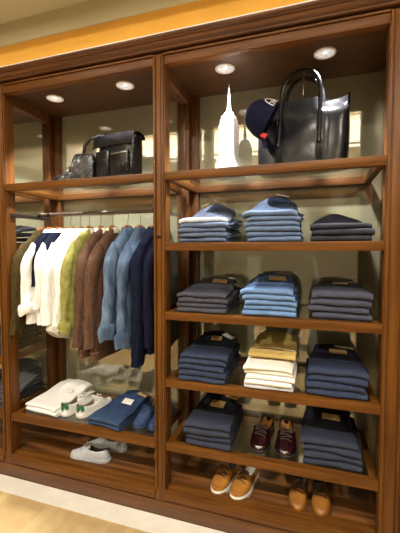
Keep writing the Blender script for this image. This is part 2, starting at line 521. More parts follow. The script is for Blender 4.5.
# hanging bay
bay_h = thing('hanging_cabinet', 'wooden wall cabinet bay with the clothes rod and hanging garments', 'cabinet', (0, 0, FLOOR_Z))
bay_f = thing('shelf_cabinet', 'wooden wall cabinet bay on the right with five open shelves of jeans', 'cabinet', (0, 0, FLOOR_Z))
bay_n = thing('shelf_cabinet', 'wooden cabinet bay cut off by the left edge, seen through the side glass', 'cabinet', (0, 0, FLOOR_Z))
# children are modelled in world height, so lift them by the root offset
def settle(root):
    for ch in root.children:
        ch.location.z -= FLOOR_Z

carcass(bay_h, -1.07, 0.0535)
carcass(bay_f, 0.0537, 1.262)
carcass(bay_n, XN0, -1.0702)
face_rails(bay_h, XL0 + .0005, XL1 - .0005)
face_rails(bay_f, XR0 + .0005, XR1 - .0005)
face_rails(bay_n, XN0 + .0005, XN1 - .0005)
post_front(bay_h, -1.105, -1.036)
post_front(bay_f, 0.019, 0.088)
post_front(bay_f, 1.176, 1.262)
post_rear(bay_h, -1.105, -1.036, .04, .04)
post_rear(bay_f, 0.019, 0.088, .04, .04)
side_glass(bay_h, -1.0705, (S4,), 0.03)
side_glass(bay_f, 0.0535, (), 0.03)
shelf(bay_h, XL0, XL1, S1)
shelf(bay_h, XL0, XL1, S5)
for z in (S1, S2, S3, S4, S5):
    shelf(bay_f, XR0, XR1 if z else 0, z)
    shelf(bay_n, XN0, XN1, z)
# right side of the shelf bay and the pilaster beyond it
b = NB(); box(b, 1.240, 1.262, 0.0755, 0.4995, 0.035, ZC - .0005); obj('side_board', b, wood_dark, bay_f, smooth=False)
b = NB()
box(b, 1.262, 1.275, 0.02, 0.2, 0.03, 2.60)
box(b, 1.275, 1.62, 0.0, 0.3, 0.03, 2.60, 0.003)
box(b, 1.284, 1.30, -0.010, 0.0, 0.1, 2.53, 0.003)
obj('end_panel', b, wood_v, bay_f)
# small black catch on the middle post
b = NB(); box(b, 0.043, 0.072, -0.022, -0.0102, 1.548, 1.558, 0.002); obj('catch', b, metal_dark, bay_f)
# flat bars along both sides of the hanging bay that carry the rod
for x in (-1.030, 0.0135):
    b = NB(); box(b, x - .005, x + .005, 0.03, 0.399, 1.692, 1.716, 0.002)
    obj('side_bar', b, metal_dark, bay_h)
ROD_Y, ROD_Z = 0.27, 1.725
b = NB()
tube(b, [(-1.024, ROD_Y, ROD_Z), (0.0075, ROD_Y, ROD_Z)], 0.0125, 16)
rod = obj('clothes_rod', b, metal_rod, bay_h)
for x in (-1.010, -0.93, -0.005):
    b = NB(); tube(b, [(x - .012, ROD_Y, ROD_Z), (x + .012, ROD_Y, ROD_Z)], 0.0165, 16)
    obj('rod_socket', b, metal_dark, rod)
for r in (bay_h, bay_f, bay_n): settle(r)

# continuous crown moulding and plinth
b = NB()
prof = [(0.029, 2.535), (0.029, 2.546), (-0.020, 2.546), (-0.024, 2.549), (-0.030, 2.549), (-0.034, 2.559), (-0.040, 2.561), (-0.056, 2.570), (-0.066, 2.584),
        (-0.068, 2.590), (-0.080, 2.592), (-0.084, 2.598), (-0.098, 2.604), (-0.104, 2.614), (-0.104, 2.622), (0.029, 2.63)]
prof = [(y * .6 if y < 0 else y, 2.546 + (z - 2.546) * .72 if z > 2.546 else z) for y, z in prof]
extrude_profile(b, prof, XN0 - .6, 1.9)
cr = obj('crown_moulding', b, wood_dark, angle=25)
tag(cr, 'long dark wooden crown moulding running along the top of the cabinets', 'moulding')
b = NB()
box(b, XN0 - .6, 1.9, 0.0, 0.06, FLOOR_Z, 0.028, 0.003)
pl = obj('plinth', b, wood_dark)
tag(pl, 'dark wooden plinth board running along the foot of the cabinets', 'plinth')

# recessed lamps in the cabinet tops
def downlight(x, y, label, power=1.0):
    t = thing('downlight', label, 'lamp', (x, y, ZC - 0.0005), group='recessed cabinet downlights')
    b = NB()
    prof = [(0.055, -0.0005), (0.056, -0.006), (0.046, -0.009), (0.043, -0.004)]
    rings = [[Vector((r * math.cos(a), r * math.sin(a), z)) for a in [2 * PI * k / 28 for k in range(28)]] for r, z in prof]
    loft(b, rings)
    obj('trim_ring', b, ring_white, t)
    b = NB()
    loft(b, [[Vector((r * math.cos(a), r * math.sin(a), z)) for a in [2 * PI * k / 28 for k in range(28)]] for r, z in [(0.0435, -0.004), (0.028, -0.0025), (0.012, -0.0015)]])
    obj('reflector', b, reflector, t)
    b = NB(); tube(b, [(0, 0, -0.0014), (0, 0, -0.0004)], 0.0125, 20); obj('bulb', b, lamp_glow, t)
    l = bpy.data.lights.new('lamp_light', 'SPOT')
    l.energy = SPOT_POWER * power; l.spot_size = math.radians(78); l.spot_blend = 0.65
    l.shadow_soft_size = 0.022; l.color = SPOT_COL
    lo = bpy.data.objects.new('lamp_light', l); COL.objects.link(lo)
    lo.location = (0, 0, -0.03); lo.parent = t
downlight(-0.806, 0.202, 'round white recessed downlight above the boots, leftmost of the four')
downlight(-0.261, 0.187, 'round white recessed downlight above the messenger bag')
downlight(0.379, 0.185, 'round white recessed downlight above the white tower model')
downlight(0.911, 0.198, 'round white recessed downlight above the tote bag, rightmost of the four')
downlight(-1.45, 0.20, 'recessed downlight in the cabinet bay cut off by the left edge')

# ------------------------------------------------------------------ folded trousers
def folded(name, mat, w, d, k, tf, tr, seed, peak=0.0, parent=None, nx=16, yoff=0.0, taper=0.0):
    """k-th pair in a stack counted from the bottom: a doubled leaf bent over a rounded front fold."""
    rnd = random.Random(seed)
    ph = rnd.uniform(0, 50)
    def prof_t(u):
        return tf + (tr - tf) * sstep(0.05, 0.95, u)
    stack_seed = seed // 31
    def inter(i, x, u):
        if i == 0: return 0.0
        wv = .0045 * noise.noise(Vector((x * 8 + stack_seed * 5.3, u * 4, i * 1.7))) + .0030 * noise.noise(Vector((stack_seed * 3.1, 7.7, i * 5.9)))
        e = max(0, abs(x) / w * 2 - .72) / .28
        return i * prof_t(u) + wv * tf / .03 - .0022 * i * e * e
    us = [0, .04, .1, .2, .32, .45, .58, .7, .8, .9, 1.0]
    rows = []
    for i in range(nx + 1):
        v = i / nx
        x = (v - .5) * w
        def P(u, side):
            z = inter(k, x, u) + 0.0010
            if side:
                z = inter(k + 1, x, u) - 0.0010
                if peak:
                    bump = sstep(.30, .80, u) * (1 - .25 * sstep(.92, 1, u))
                    z += peak * bump * PK(v)
                    z += .007 * noise.noise(Vector((x * 16 + ph, u * 6, k))) * bump
                    z -= .005 * math.exp(-((u - .42) / .05) ** 2)
            sag = 0.014 * noise.noise(Vector((x * 7 + ph, 1.7, k * 2.3)))
            xx = x * (1 - taper * sstep(.25, 1, u)) + 0.006 * noise.noise(Vector((u * 5 + ph, v * 2, 4.2 + k)))
            return Vector((xx, yoff + u * d + sag * (1 - u), z))
        outer = [P(u, 0) for u in us[::-1]]
        fb, ft = P(0, 0), P(0, 1)
        cy = (fb.y + ft.y) / 2
        r = (ft.z - fb.z) / 2
        for a in (-60, -30, 0, 30, 60):
            an = math.radians(a)
            outer.append(Vector((fb.x, cy - r * math.cos(an) * 1.15, (fb.z + ft.z) / 2 + r * math.sin(an))))
        outer += [P(u, 1) for u in us]
        th = (prof_t(0)) * 0.36
        inner = []
        n0 = len(us)
        for j, p in enumerate(outer):
            q = p.copy()
            if j < n0:
                q.z += th * (1.0 if us[::-1][j] > 0 else .95)
            elif j >= len(outer) - n0:
                q.z -= th + (peak * sstep(.35, .85, us[j - (len(outer) - n0)]) * .3 if peak else 0)
            else:
                q.y += th
                q.z += (cy * 0 + ((fb.z + ft.z) / 2 - q.z) * .72)
            inner.append(q)
        rows.append((outer, inner))
    b = NB()
    n = len(rows[0][0])
    O = [[b.verts.new(p) for p in r[0]] for r in rows]
    I = [[b.verts.new(p) for p in r[1]] for r in rows]
    for i in range(nx):
        for j in range(n - 1):
            b.faces.new((O[i][j], O[i][j + 1], O[i + 1][j + 1], O[i + 1][j]))
            b.faces.new((I[i][j], I[i + 1][j], I[i + 1][j + 1], I[i][j + 1]))
        for j in (0, n - 1):
            q = (O[i][j], O[i + 1][j], I[i + 1][j], I[i][j])
            b.faces.new(q if j == 0 else q[::-1])
    for i in (0, nx):
        for j in range(n - 1):
            q = (O[i][j], I[i][j], I[i][j + 1], O[i][j + 1])
            b.faces.new(q if i == 0 else q[::-1])
    bmesh.ops.recalc_face_normals(b, faces=b.faces[:])
    return obj(name, b, mat, parent, angle=50)

def PK(v):
    return .40 + .60 * math.sin(PI * min(1, max(0, v))) ** 1.5
ORD = ['top', 'second from top', 'third from top', 'fourth from top', 'fifth from top', 'sixth from top', 'seventh from top']

def soft_patch(parent, name, mat, x, y, z, sx, sy, rz=0, rx=0, ry=0, th=.002):
    b = NB(); box(b, -sx / 2, sx / 2, -sy / 2, sy / 2, 0, th, .0007)
    o = obj(name, b, mat, parent)
    o.location = (x, y, z); o.rotation_euler = (rx, ry, rz)
    return o

def stack(x0, x1, yf, zshelf, n, hf, hr, mats, colname, where, group, seed, peak=.03, d=.355, patch=None, label_tag=None, rz=0.0, kind='jeans', name='folded_jeans', spread=.010, top_name=None, shift=None):
    w = (x1 - x0)
    cx = (x0 + x1) / 2
    tf, tr = hf / n, hr / n
    rnd = random.Random(seed)
    for k in range(n):
        nm = ORD[n - 1 - k]
        m = mats[min(n - 1 - k, len(mats) - 1)]
        cn = colname[min(n - 1 - k, len(colname) - 1)] if isinstance(colname, list) else colname
        lab = f'{cn}, {nm} of {where}'
        rootx = cx + rnd.uniform(-spread, spread) + (shift or 0) * (n - 1 - k)
        yy = yf + rnd.uniform(-.004, .006)
        rzz = rz + rnd.uniform(-.02, .02)
        top = (k == n - 1)
        TP = .20 if kind == 'jeans' else .10
        if not top:
            o = folded(name, m, w * rnd.uniform(.96, 1.0), d, k, tf, tr, seed * 31 + k)
            o.location = (rootx, yy, zshelf + .0005); o.rotation_euler = (0, 0, rzz)
            tag(o, lab, kind, group)
        else:
            t = thing(name, lab, kind, (rootx, yy, zshelf + .0005), rzz, group)
            folded('body', m, w * .98, d, k, tf, tr, seed * 31 + k, peak, t, taper=TP)
            def ztop(u, v=.5):
                tt = tf + (tr - tf) * sstep(.05, .95, u)
                return n * tt + .001 + peak * sstep(.30, .80, u) * (1 - .25 * sstep(.92, 1, u)) * PK(v)
            if kind == 'jeans':
                # waistband roll across the back of the pile and one back pocket seam
                b = NB()
                pts = [(w * (v - .5) * .93 * (1 - TP), d * .97 + .006 * math.sin(v * 5), ztop(.97, v) - .008) for v in [i / 8 for i in range(9)]]
                tube(b, pts, .013, 8, flat=(1, .8))
                obj('waistband', b, m, t)
                b = NB()
                pts = [(w * (v - .5) * .62, d * (.33 - .06 * (1 - abs(2 * v - 1))), ztop(.33 - .06 * (1 - abs(2 * v - 1)), .2 + .6 * v) + .0006) for v in [i / 10 for i in range(11)]]
                tube(b, pts, .0016, 5)
                obj('pocket_seam', b, m, t)
            for (pn, pm, px, pu, sx, sy, pr) in (patch or []):
                v = px / w + .5
                e = .03
                slope = math.atan2(ztop(pu + e, v) - ztop(pu - e, v), 2 * e * d)
                sl2 = math.atan2(ztop(pu, v + .06) - ztop(pu, v - .06), .12 * w)
                soft_patch(t, pn, pm, px, pu * d, ztop(pu, v) + .006, sx, sy, pr, slope, -sl2)

LP = 'leather_patch'; PT = 'paper_tag'
# second shelf
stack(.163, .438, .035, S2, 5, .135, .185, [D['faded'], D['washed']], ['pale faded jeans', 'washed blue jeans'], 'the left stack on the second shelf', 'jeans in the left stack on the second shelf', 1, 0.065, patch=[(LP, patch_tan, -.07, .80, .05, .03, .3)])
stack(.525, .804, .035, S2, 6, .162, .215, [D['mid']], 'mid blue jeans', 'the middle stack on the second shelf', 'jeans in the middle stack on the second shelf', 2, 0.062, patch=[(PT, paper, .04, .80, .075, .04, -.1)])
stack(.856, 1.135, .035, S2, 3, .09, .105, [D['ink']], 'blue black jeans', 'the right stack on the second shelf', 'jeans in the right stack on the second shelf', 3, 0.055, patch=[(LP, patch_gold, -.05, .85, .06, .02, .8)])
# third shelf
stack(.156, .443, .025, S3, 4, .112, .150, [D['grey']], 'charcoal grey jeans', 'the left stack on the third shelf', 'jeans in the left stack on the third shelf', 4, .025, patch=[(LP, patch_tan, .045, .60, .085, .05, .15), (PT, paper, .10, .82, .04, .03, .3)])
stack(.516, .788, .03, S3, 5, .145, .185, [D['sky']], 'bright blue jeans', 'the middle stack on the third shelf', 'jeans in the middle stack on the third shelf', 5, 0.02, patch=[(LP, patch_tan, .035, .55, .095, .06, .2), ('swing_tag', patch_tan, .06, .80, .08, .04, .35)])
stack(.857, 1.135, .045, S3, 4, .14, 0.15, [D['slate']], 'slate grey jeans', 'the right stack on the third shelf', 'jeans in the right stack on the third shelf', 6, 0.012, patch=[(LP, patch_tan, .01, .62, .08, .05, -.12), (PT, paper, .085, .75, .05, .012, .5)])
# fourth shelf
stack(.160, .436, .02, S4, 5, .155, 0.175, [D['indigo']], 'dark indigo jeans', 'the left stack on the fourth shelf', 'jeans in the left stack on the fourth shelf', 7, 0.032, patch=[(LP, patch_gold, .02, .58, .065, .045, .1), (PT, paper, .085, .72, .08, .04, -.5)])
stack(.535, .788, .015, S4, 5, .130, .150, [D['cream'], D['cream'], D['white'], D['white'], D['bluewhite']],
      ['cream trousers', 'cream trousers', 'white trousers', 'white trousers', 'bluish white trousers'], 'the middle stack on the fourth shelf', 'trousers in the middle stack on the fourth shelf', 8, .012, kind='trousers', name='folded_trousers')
mt = thing('folded_trousers', 'shaded khaki trousers added for the shade at the back of the pale trouser stack', 'trousers', (.663, .098, S4 + .1425), 0)  # lit front is the cream pile above; shaded back is this added piece
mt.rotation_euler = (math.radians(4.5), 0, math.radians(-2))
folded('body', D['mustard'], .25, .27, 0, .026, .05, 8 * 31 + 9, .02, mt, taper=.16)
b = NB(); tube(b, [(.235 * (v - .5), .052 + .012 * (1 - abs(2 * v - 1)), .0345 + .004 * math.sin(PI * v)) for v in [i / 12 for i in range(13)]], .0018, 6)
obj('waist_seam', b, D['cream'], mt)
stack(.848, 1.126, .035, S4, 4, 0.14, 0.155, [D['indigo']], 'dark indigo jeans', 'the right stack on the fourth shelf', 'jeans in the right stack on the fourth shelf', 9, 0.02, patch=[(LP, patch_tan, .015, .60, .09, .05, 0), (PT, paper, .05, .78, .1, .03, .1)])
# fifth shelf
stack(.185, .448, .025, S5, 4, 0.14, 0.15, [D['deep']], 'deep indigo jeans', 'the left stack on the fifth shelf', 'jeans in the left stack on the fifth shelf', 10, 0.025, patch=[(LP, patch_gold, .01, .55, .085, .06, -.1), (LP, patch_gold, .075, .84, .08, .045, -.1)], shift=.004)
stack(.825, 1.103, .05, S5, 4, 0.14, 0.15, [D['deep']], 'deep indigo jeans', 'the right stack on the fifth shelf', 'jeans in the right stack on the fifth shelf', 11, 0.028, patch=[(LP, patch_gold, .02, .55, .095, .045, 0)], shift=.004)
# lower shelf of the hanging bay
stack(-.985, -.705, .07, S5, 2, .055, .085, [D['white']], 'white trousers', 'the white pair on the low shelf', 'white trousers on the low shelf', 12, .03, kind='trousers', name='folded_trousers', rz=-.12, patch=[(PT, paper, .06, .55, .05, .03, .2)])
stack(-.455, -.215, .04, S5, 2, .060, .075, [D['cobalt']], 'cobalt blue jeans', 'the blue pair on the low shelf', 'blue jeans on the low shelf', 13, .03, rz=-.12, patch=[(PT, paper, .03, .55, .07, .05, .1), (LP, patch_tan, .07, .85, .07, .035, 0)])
# neighbouring bay seen through the side glass
for zz, n, m, c, sn, sd in ((S2, 3, 'indigo', 'dark indigo jeans', 'second', 21), (S3, 4, 'slate', 'slate grey jeans', 'third', 22), (S4, 4, 'ink', 'blue black jeans', 'fourth', 23), (S5, 5, 'slate', 'slate grey jeans', 'fifth', 24)):
    stack(-1.43, -1.15, .06, zz, n, .03 * n, .04 * n, [D[m]], c, f'the {sn} shelf stack in the cut-off left bay', f'jeans on the {sn} shelf of the left bay', sd, .03)

# ------------------------------------------------------------------ shoes
def shoe(label, loc, rz, L, W, upper, sole, lining, lace, group, ts=.022, rim=.062, toe_h=.048, throat=.46, cap=None, heel=None, tongue=None, mirror=1, rim_tab=None, name='shoe', laces=5, pinch=.74, tlen=.16):
    t = thing(name, label, 'shoe', loc, rz, group)
    wt = [(0, .0), (.012, .28), (.04, .52), (.09, .74), (.17, .92), (.28, 1.0), (.36, .98), (.48, .86), (.6, .76), (.75, .73), (.88, .74), (.95, .62), (.985, .38), (1, .1)]
    ht = [(0, ts + .010), (.03, ts + .022), (.08, toe_h * .82), (.16, toe_h), (.26, toe_h + .010), (.36, toe_h + .026), (.46, toe_h + .042), (.55, toe_h + .05), (1, toe_h + .05)]
    rt = rim_tab or [(0, rim), (.45, rim + .018), (.55, rim + .004), (.68, rim - .006), (.82, rim), (.93, rim + .014), (1, rim + .008)]
    ss = [0, .006, .015, .03, .05, .08, .12, .17, .22, .28, .33, .38, .42, .45, .47, .49, .51, .54, .58, .63, .68, .74, .8, .86, .9, .93, .955, .97, .985, 1]
    def cxo(s):   # inward curve of the last
        return mirror * W * .06 * math.sin(PI * s) * (1 if s < .6 else .6)
    vam = [(-1, 0), (-1.0, .28), (-.95, .54), (-.84, .75), (-.66, .89), (-.44, .96), (-.22, .99), (0, 1)]
    colr = [(-1, 0), (-1.0, .35), (-.94, .70), (-.86, .96), (-.78, 1.0), (-.70, .82), (-.60, .14), (0, .06)]
    b = NB()
    rings = []
    for s in ss:
        hw = lerp_tab(wt, s) * W / 2 * .97
        y = -L / 2 + L * (s * .975 + .012)
        bl = sstep(throat - .03, throat + .03, s) * (1 - sstep(.955, .985, s))
        hv, hc = lerp_tab(ht, s), lerp_tab(rt, s)
        if s > .955: hv = hc * (1 - .35 * sstep(.975, 1, s))
        pts = []
        lean = 1 - (1 - pinch / .74) * bl
        for j in range(15):
            i = j if j < 8 else 14 - j
            sg = 1 if j < 8 else -1
            x = sg * (vam[i][0] * (1 - bl) + colr[i][0] * bl) * hw
            zz = ts + vam[i][1] * (hv - ts) * (1 - bl) + colr[i][1] * (hc - ts) * bl
            if i >= 2: x *= 1 - (1 - lean) * (zz - ts) / max(.02, hc - ts)
            pts.append(Vector((x + cxo(s), y, zz - .002)))
        rings.append(pts)
    R = loft(b, rings, close=False)
    b.faces.ensure_lookup_table()
    k = 0
    for i in range(len(rings) - 1):
        smid = (ss[i] + ss[i + 1]) / 2
        for j in range(14):
            f = b.faces[k]; k += 1
            if 5 <= j <= 8 and throat + .01 < smid < .965: f.material_index = 1
            elif cap and smid < cap[1]: f.material_index = 2
            elif heel and smid > heel[1] and f.calc_center_median().z > (heel[2] if len(heel) > 2 else 0): f.material_index = 3
    bmesh.ops.recalc_face_normals(b, faces=b.faces[:])
    mats = [upper, lining, cap[0] if cap else upper, heel[0] if heel else upper]
    obj('upper', b, mats, t, angle=60)
    # sole: outline extruded with a soft edge
    b = NB()
    out = []
    for s in ss: out.append((lerp_tab(wt, s) * W / 2 * 1.03 + cxo(s), -L / 2 + L * s))
    left = [(-(lerp_tab(wt, s) * W / 2 * 1.03) + cxo(s), -L / 2 + L * s) for s in ss[::-1]]
    ol = out + left
    def rg(sc, z): return [Vector((x * sc, y * sc, z)) for x, y in ol]
    loft(b, [rg(.97, 0), rg(1.0, .004), rg(1.0, ts - .004), rg(.985, ts)], cap0=True, cap1=True)
    obj('sole', b, sole, t, angle=50)
    # tongue
    b = NB()
    rows = []
    for i in range(6):
        u = i / 5
        s = throat - .10 + u * tlen
        y = -L / 2 + L * s
        z = lerp_tab(ht, throat - .10) + u * (rim + .022 - lerp_tab(ht, throat - .10)) + .003
        if rim > .1: z = lerp_tab(ht, throat - .10) + (u ** 1.2) * (rim * .98 - lerp_tab(ht, throat - .10))
        rows.append([Vector((cxo(s) + xx * W * .20, y, z - .9 * (xx ** 2) * .012)) for xx in (-1, -.6, -.2, .2, .6, 1)])
    rows2 = [[p + Vector((0, .004, -.003)) for p in r] for r in rows]
    loft(b, [r + r2[::-1] for r, r2 in zip(rows, rows2)], cap0=True, cap1=True)
    obj('tongue', b, tongue or upper, t)
    # laces
    if lace:
        b = NB()
        for i in range(laces):
            u = i / max(1, laces - 1)
            s = throat - .17 + u * .17
            y = -L / 2 + L * s
            zc = lerp_tab(ht, s) + .0035
            if rim > .1 and u > .5: zc += (u - .5) * rim * .55
            pts = [(cxo(s) + xx * W * .27, y + .006 * (1 if i % 2 else -1) * xx, zc - .010 * xx * xx) for xx in (-1, -.6, -.2, .2, .6, 1)]
            tube(b, pts, .0028, 6)
        s = throat + .0
        y = -L / 2 + L * s - .008
        zc = lerp_tab(ht, s) + .006
        for sg in (-1, 1):
            tube(b, [(cxo(s), y, zc), (cxo(s) + sg * .012, y - .008, zc + .007), (cxo(s) + sg * .024, y - .014, zc + .002), (cxo(s) + sg * .014, y - .016, zc - .003)], .0026, 6)
        obj('laces', b, lace, t)
    return t

def face(rz): return math.radians(rz)
G = 'shoe pairs in the cabinets'
# burgundy shoes between the two jeans stacks on the fifth shelf
shoe('burgundy polished lace-up shoe, left one of the pair on the fifth shelf', (.612, .200, S5 + .0005), face(-5), .30, .116, burgundy, dark_rubber, lining_tan, lace_dark, 'burgundy lace-up shoes', ts=.016, toe_h=.056, rim=.072, mirror=-1, throat=.43, tlen=.10, pinch=.80)
shoe('burgundy polished lace-up shoe, right one of the pair on the fifth shelf', (.733, .195, S5 + .0005), face(2), .30, .116, burgundy, dark_rubber, lining_tan, lace_dark, 'burgundy lace-up shoes', ts=.016, toe_h=.056, rim=.072, mirror=1, throat=.43, tlen=.10, pinch=.80)
# tan sneakers and brogues on the cabinet floor
shoe('tan suede sneaker with white sole, left one of its pair', (.400, .185, SB + .0005), face(-16), .29, .104, tan_suede, white_rubber, lining_dark, lace_dark, 'tan suede sneakers', ts=.034, toe_h=.064, rim=.080, mirror=-1)
shoe('tan suede sneaker with white sole and white inside, right one of its pair', (.508, .175, SB + .0005), face(-14), .29, .104, tan_suede, white_rubber, white_leather, lace_dark, 'tan suede sneakers', ts=.034, toe_h=.064, rim=.080, mirror=1)
shoe('tan and brown brogue, left one of the pair at the bottom right', (.816, .20, SB + .0005), face(-4), .29, .100, brown_leather, crepe, lining_dark, lace_dark, 'tan and brown brogues', ts=.016, toe_h=.058, rim=.074, cap=(tan_leather, .34), heel=(tan_leather, .70), mirror=-1)
shoe('tan and brown brogue, right one of the pair at the bottom right', (.920, .20, SB + .0005), face(1), .29, .100, brown_leather, crepe, lining_dark, lace_dark, 'tan and brown brogues', ts=.016, toe_h=.058, rim=.074, cap=(tan_leather, .34), heel=(tan_leather, .70), mirror=1)
# grey sneakers, lying side on
shoe('pale grey canvas sneaker, the nearer one on the cabinet floor', (-.515, .135, SB + .0005), face(-82), .285, .102, grey_canvas, grey_canvas, lining_dark, lace_grey, 'pale grey sneakers', ts=.024, toe_h=.056, rim=.078)
shoe('pale grey canvas sneaker, the one behind on the cabinet floor', (-.475, .26, SB + .0005), face(-76), .285, .102, grey_canvas, grey_canvas, lining_dark, lace_grey, 'pale grey sneakers', ts=.024, toe_h=.056, rim=.078, mirror=-1)
# white sneakers with green heels, heels towards the viewer
shoe('white sneaker with green heel tab, left one beside the white trousers', (-.655, .205, S5 + .0005), face(167), .28, .100, white_leather, white_rubber, lining_grey, lace_white, 'white and green sneakers', ts=.026, toe_h=.052, rim=.070, heel=(green_tab, .88, .046))
shoe('white sneaker with green heel tab, right one beside the white trousers', (-.535, .215, S5 + .0005), face(163), .28, .100, white_leather, white_rubber, lining_grey, lace_white, 'white and green sneakers', ts=.026, toe_h=.052, rim=.070, heel=(green_tab, .88, .046), mirror=-1)
# blue canvas shoes next to the blue jeans
shoe('blue canvas shoe, left one beside the blue jeans', (-.120, .205, S5 + .0005), face(-14), .27, .090, blue_canvas, blue_rubber, lining_dark, lace_blue, 'blue canvas shoes', ts=.018, toe_h=.05, rim=.066, mirror=-1)
shoe('blue canvas shoe, right one against the middle post', (-.030, .215, S5 + .0005), face(-10), .27, .084, blue_canvas, blue_rubber, lining_dark, lace_blue, 'blue canvas shoes', ts=.018, toe_h=.05, rim=.066, mirror=1)
# black lace-up boots on the top shelf
BT = [(0, .10), (.42, .11), (.48, .150), (.53, .182), (.58, .193), (.7, .196), (.82, .198), (.93, .198), (.965, .192), (1, .17)]
shoe('black lace-up ankle boot, the front one left of the messenger bag', (-.625, .16, S1 + .0005), face(-72), .30, .104, boot_leather, dark_rubber, lining_dark, lace_dark, 'black ankle boots', ts=.02, toe_h=.055, rim=.19, rim_tab=BT, throat=.47, name='boot', laces=7, pinch=.62)
shoe('black lace-up ankle boot, the one behind, half hidden by the bag', (-.545, .30, S1 + .0005), face(-72), .30, .104, boot_leather, dark_rubber, lining_dark, lace_dark, 'black ankle boots', ts=.02, toe_h=.055, rim=.19, rim_tab=BT, throat=.47, name='boot', laces=7, pinch=.62, mirror=-1)

# ------------------------------------------------------------------ bags
def bag_body(w, d, h, top_w, top_d, sag, seed, n=40, levels=12, bulge=.02):
    b = NB()
    rings = []
    for i in range(levels + 1):
        u = i / levels
        ww = (w + (top_w - w) * u) / 2
        dd = (d + (top_d - d) * u) / 2
        e = 5.0
        rg = []
        for k in range(n):
            a = 2 * PI * k / n
            c, s = math.cos(a), math.sin(a)
            r = (abs(c) ** e + abs(s) ** e) ** (-1 / e)
            x, y = r * c * ww, r * s * dd
            out = bulge * math.sin(PI * u) * (.5 + .8 * noise.noise(Vector((x * 6 + seed, y * 6, u * 3))))
            y += out * (1 if s > 0 else -1) * abs(s)
            x += out * .5 * c
            z = u * h - sag * math.cos(min(1, abs(x) / ww) * PI / 2) * u * u
            z += .004 * noise.noise(Vector((x * 9, y * 9 + seed, u * 6)))
            rg.append(Vector((x, y, max(z, 0))))
        rings.append(rg)
    # fold the mouth in
    top = rings[-1]
    rings.append([Vector((p.x * .97, p.y * .8, p.z - .004)) for p in top])
    rings.append([Vector((p.x * .95, p.y * .7, p.z - h * .25)) for p in top])
    loft(b, rings, cap0=True, cap1=True)
    bmesh.ops.recalc_face_normals(b, faces=b.faces[:])
    return b

tote = thing('tote_bag', 'large black leather tote bag with arched handles on the top right shelf', 'bag', (.800, .235, S1 + .0005), math.radians(-9))
b = bag_body(.465, .19, .385, .475, .095, .015, 3, n=96, levels=24, bulge=.014)
for v in b.verts:      # the mouth slumps back at its right end, shaped to catch a highlight
    f = sstep(.085, .115, v.co.x) * sstep(.275, .385, v.co.z)
    if v.co.y < 0:
        v.co.y += f * .075
        v.co.z -= f * .012
    v.co.y -= .010 * sstep(.02, .0, abs(v.co.x - .118)) * sstep(.02, .1, v.co.z) * (1 if v.co.y < 0 else 0)
obj('body', b, black_leather, tote, angle=60)
for sg, hh in ((-1, .150), (1, .135)):
    b = NB()
    pts = [(-.105, sg * .112, .12), (-.104, sg * .094, .22)]
    for i in range(17):
        a = PI * i / 16
        pts.append((-.102 * math.cos(a), sg * (.054 - .02 * math.sin(a)), 
                    .378 + hh * math.sin(a) ** .8))
    pts += [(.104, sg * .094, .22), (.105, sg * .112, .12)]
    tube(b, pts, .0112, 10, flat=(.7, 1.0))
    obj('handle', b, black_leather, tote)
for sx in (-1, 1):
    b = NB(); loft(b, [[Vector((sx * .105 + q, y, z)) for q, y in ((-.016, yy - .004), (.016, yy - .004), (.016, yy), (-.016, yy))] for z, yy in ((.01, -.094), (.08, -.103), (.16, -.098), (.24, -.080))], cap0=True, cap1=True)
    obj('handle_strap', b, black_leather, tote, angle=30)
b = NB(); tube(b, [(.012, -.034, .522), (.014, -.040, .45), (.012, -.048, .39)], .0016, 6)
obj('tag_cord', b, crepe, tote)

cap_o = thing('baseball_cap', 'navy baseball cap with white stitched arch hung on the tote bag corner', 'cap', (.646, .080, 2.135), rot=(0, math.radians(-62), math.radians(10)))
b = NB()
CR = (.100, .092, .135)
rings = []
def crown_p(a, t, g=1.0):
    return Vector((CR[0] * g * math.cos(a) ** .85 * math.cos(t), CR[1] * g * math.cos(a) ** .85 * math.sin(t), CR[2] * g * math.sin(a)))
for i in range(13):
    a = PI / 2 * i / 12.3
    rings.append([crown_p(a, 2 * PI * k / 36) for k in range(36)])
loft(b, rings, cap1=True)
loft(b, [[p * .96 for p in r] for r in rings[::-1]] + [rings[0]])
obj('crown', b, navy_cap, cap_o)
b = NB(); tube(b, [(0, 0, CR[2] - .004), (0, 0, CR[2] + .003)], .008, 10); obj('top_button', b, navy_cap, cap_o)
b = NB()
rows = []
for i in range(6):
    u = i / 5
    rows.append([Vector((.098 * math.cos(a) * (1 + .30 * u), .090 * math.sin(a) * (1 + .72 * u), -.002 - .03 * u)) for a in [PI * (.62 + .5 * k / 12) for k in range(13)]])
r2 = [[p + Vector((0, 0, -.003)) for p in r] for r in rows]
loft(b, [r + q[::-1] for r, q in zip(rows, r2)], cap0=True, cap1=True)
obj('brim', b, navy_cap, cap_o)
T0 = math.radians(-38)
def on_crown(t, h): return crown_p(h, t, 1.012)
b = NB()
pts = [on_crown(T0 + math.radians(24) * math.cos(PI * i / 16), .10 + .42 * math.sin(PI * i / 16)) for i in range(17)]
tube(b, pts, .0022, 6)
obj('arch_stitching', b, thread_white, cap_o)
for h in (.10, .27):
    b = NB()
    wd = 24 if h < .2 else 21
    tube(b, [on_crown(T0 + math.radians(wd) * (i / 6 - 1), h) for i in range(13)], .0018, 6)
    obj('strap_edge', b, thread_white, cap_o)
for k in range(5):
    tt = T0 + math.radians(-14 + 7 * k)
    b = NB(); tube(b, [on_crown(tt, .14), on_crown(tt + .035, .18), on_crown(tt, .225)], .0018, 6)
    obj('strap_letter', b, thread_white, cap_o)
b = NB(); box(b, -.012, .012, -.003, .003, -.020, .010, .001)
rt_ = obj('red_tab', b, red_cloth, cap_o)
rt_.location = (-.088, -.045, -.004)

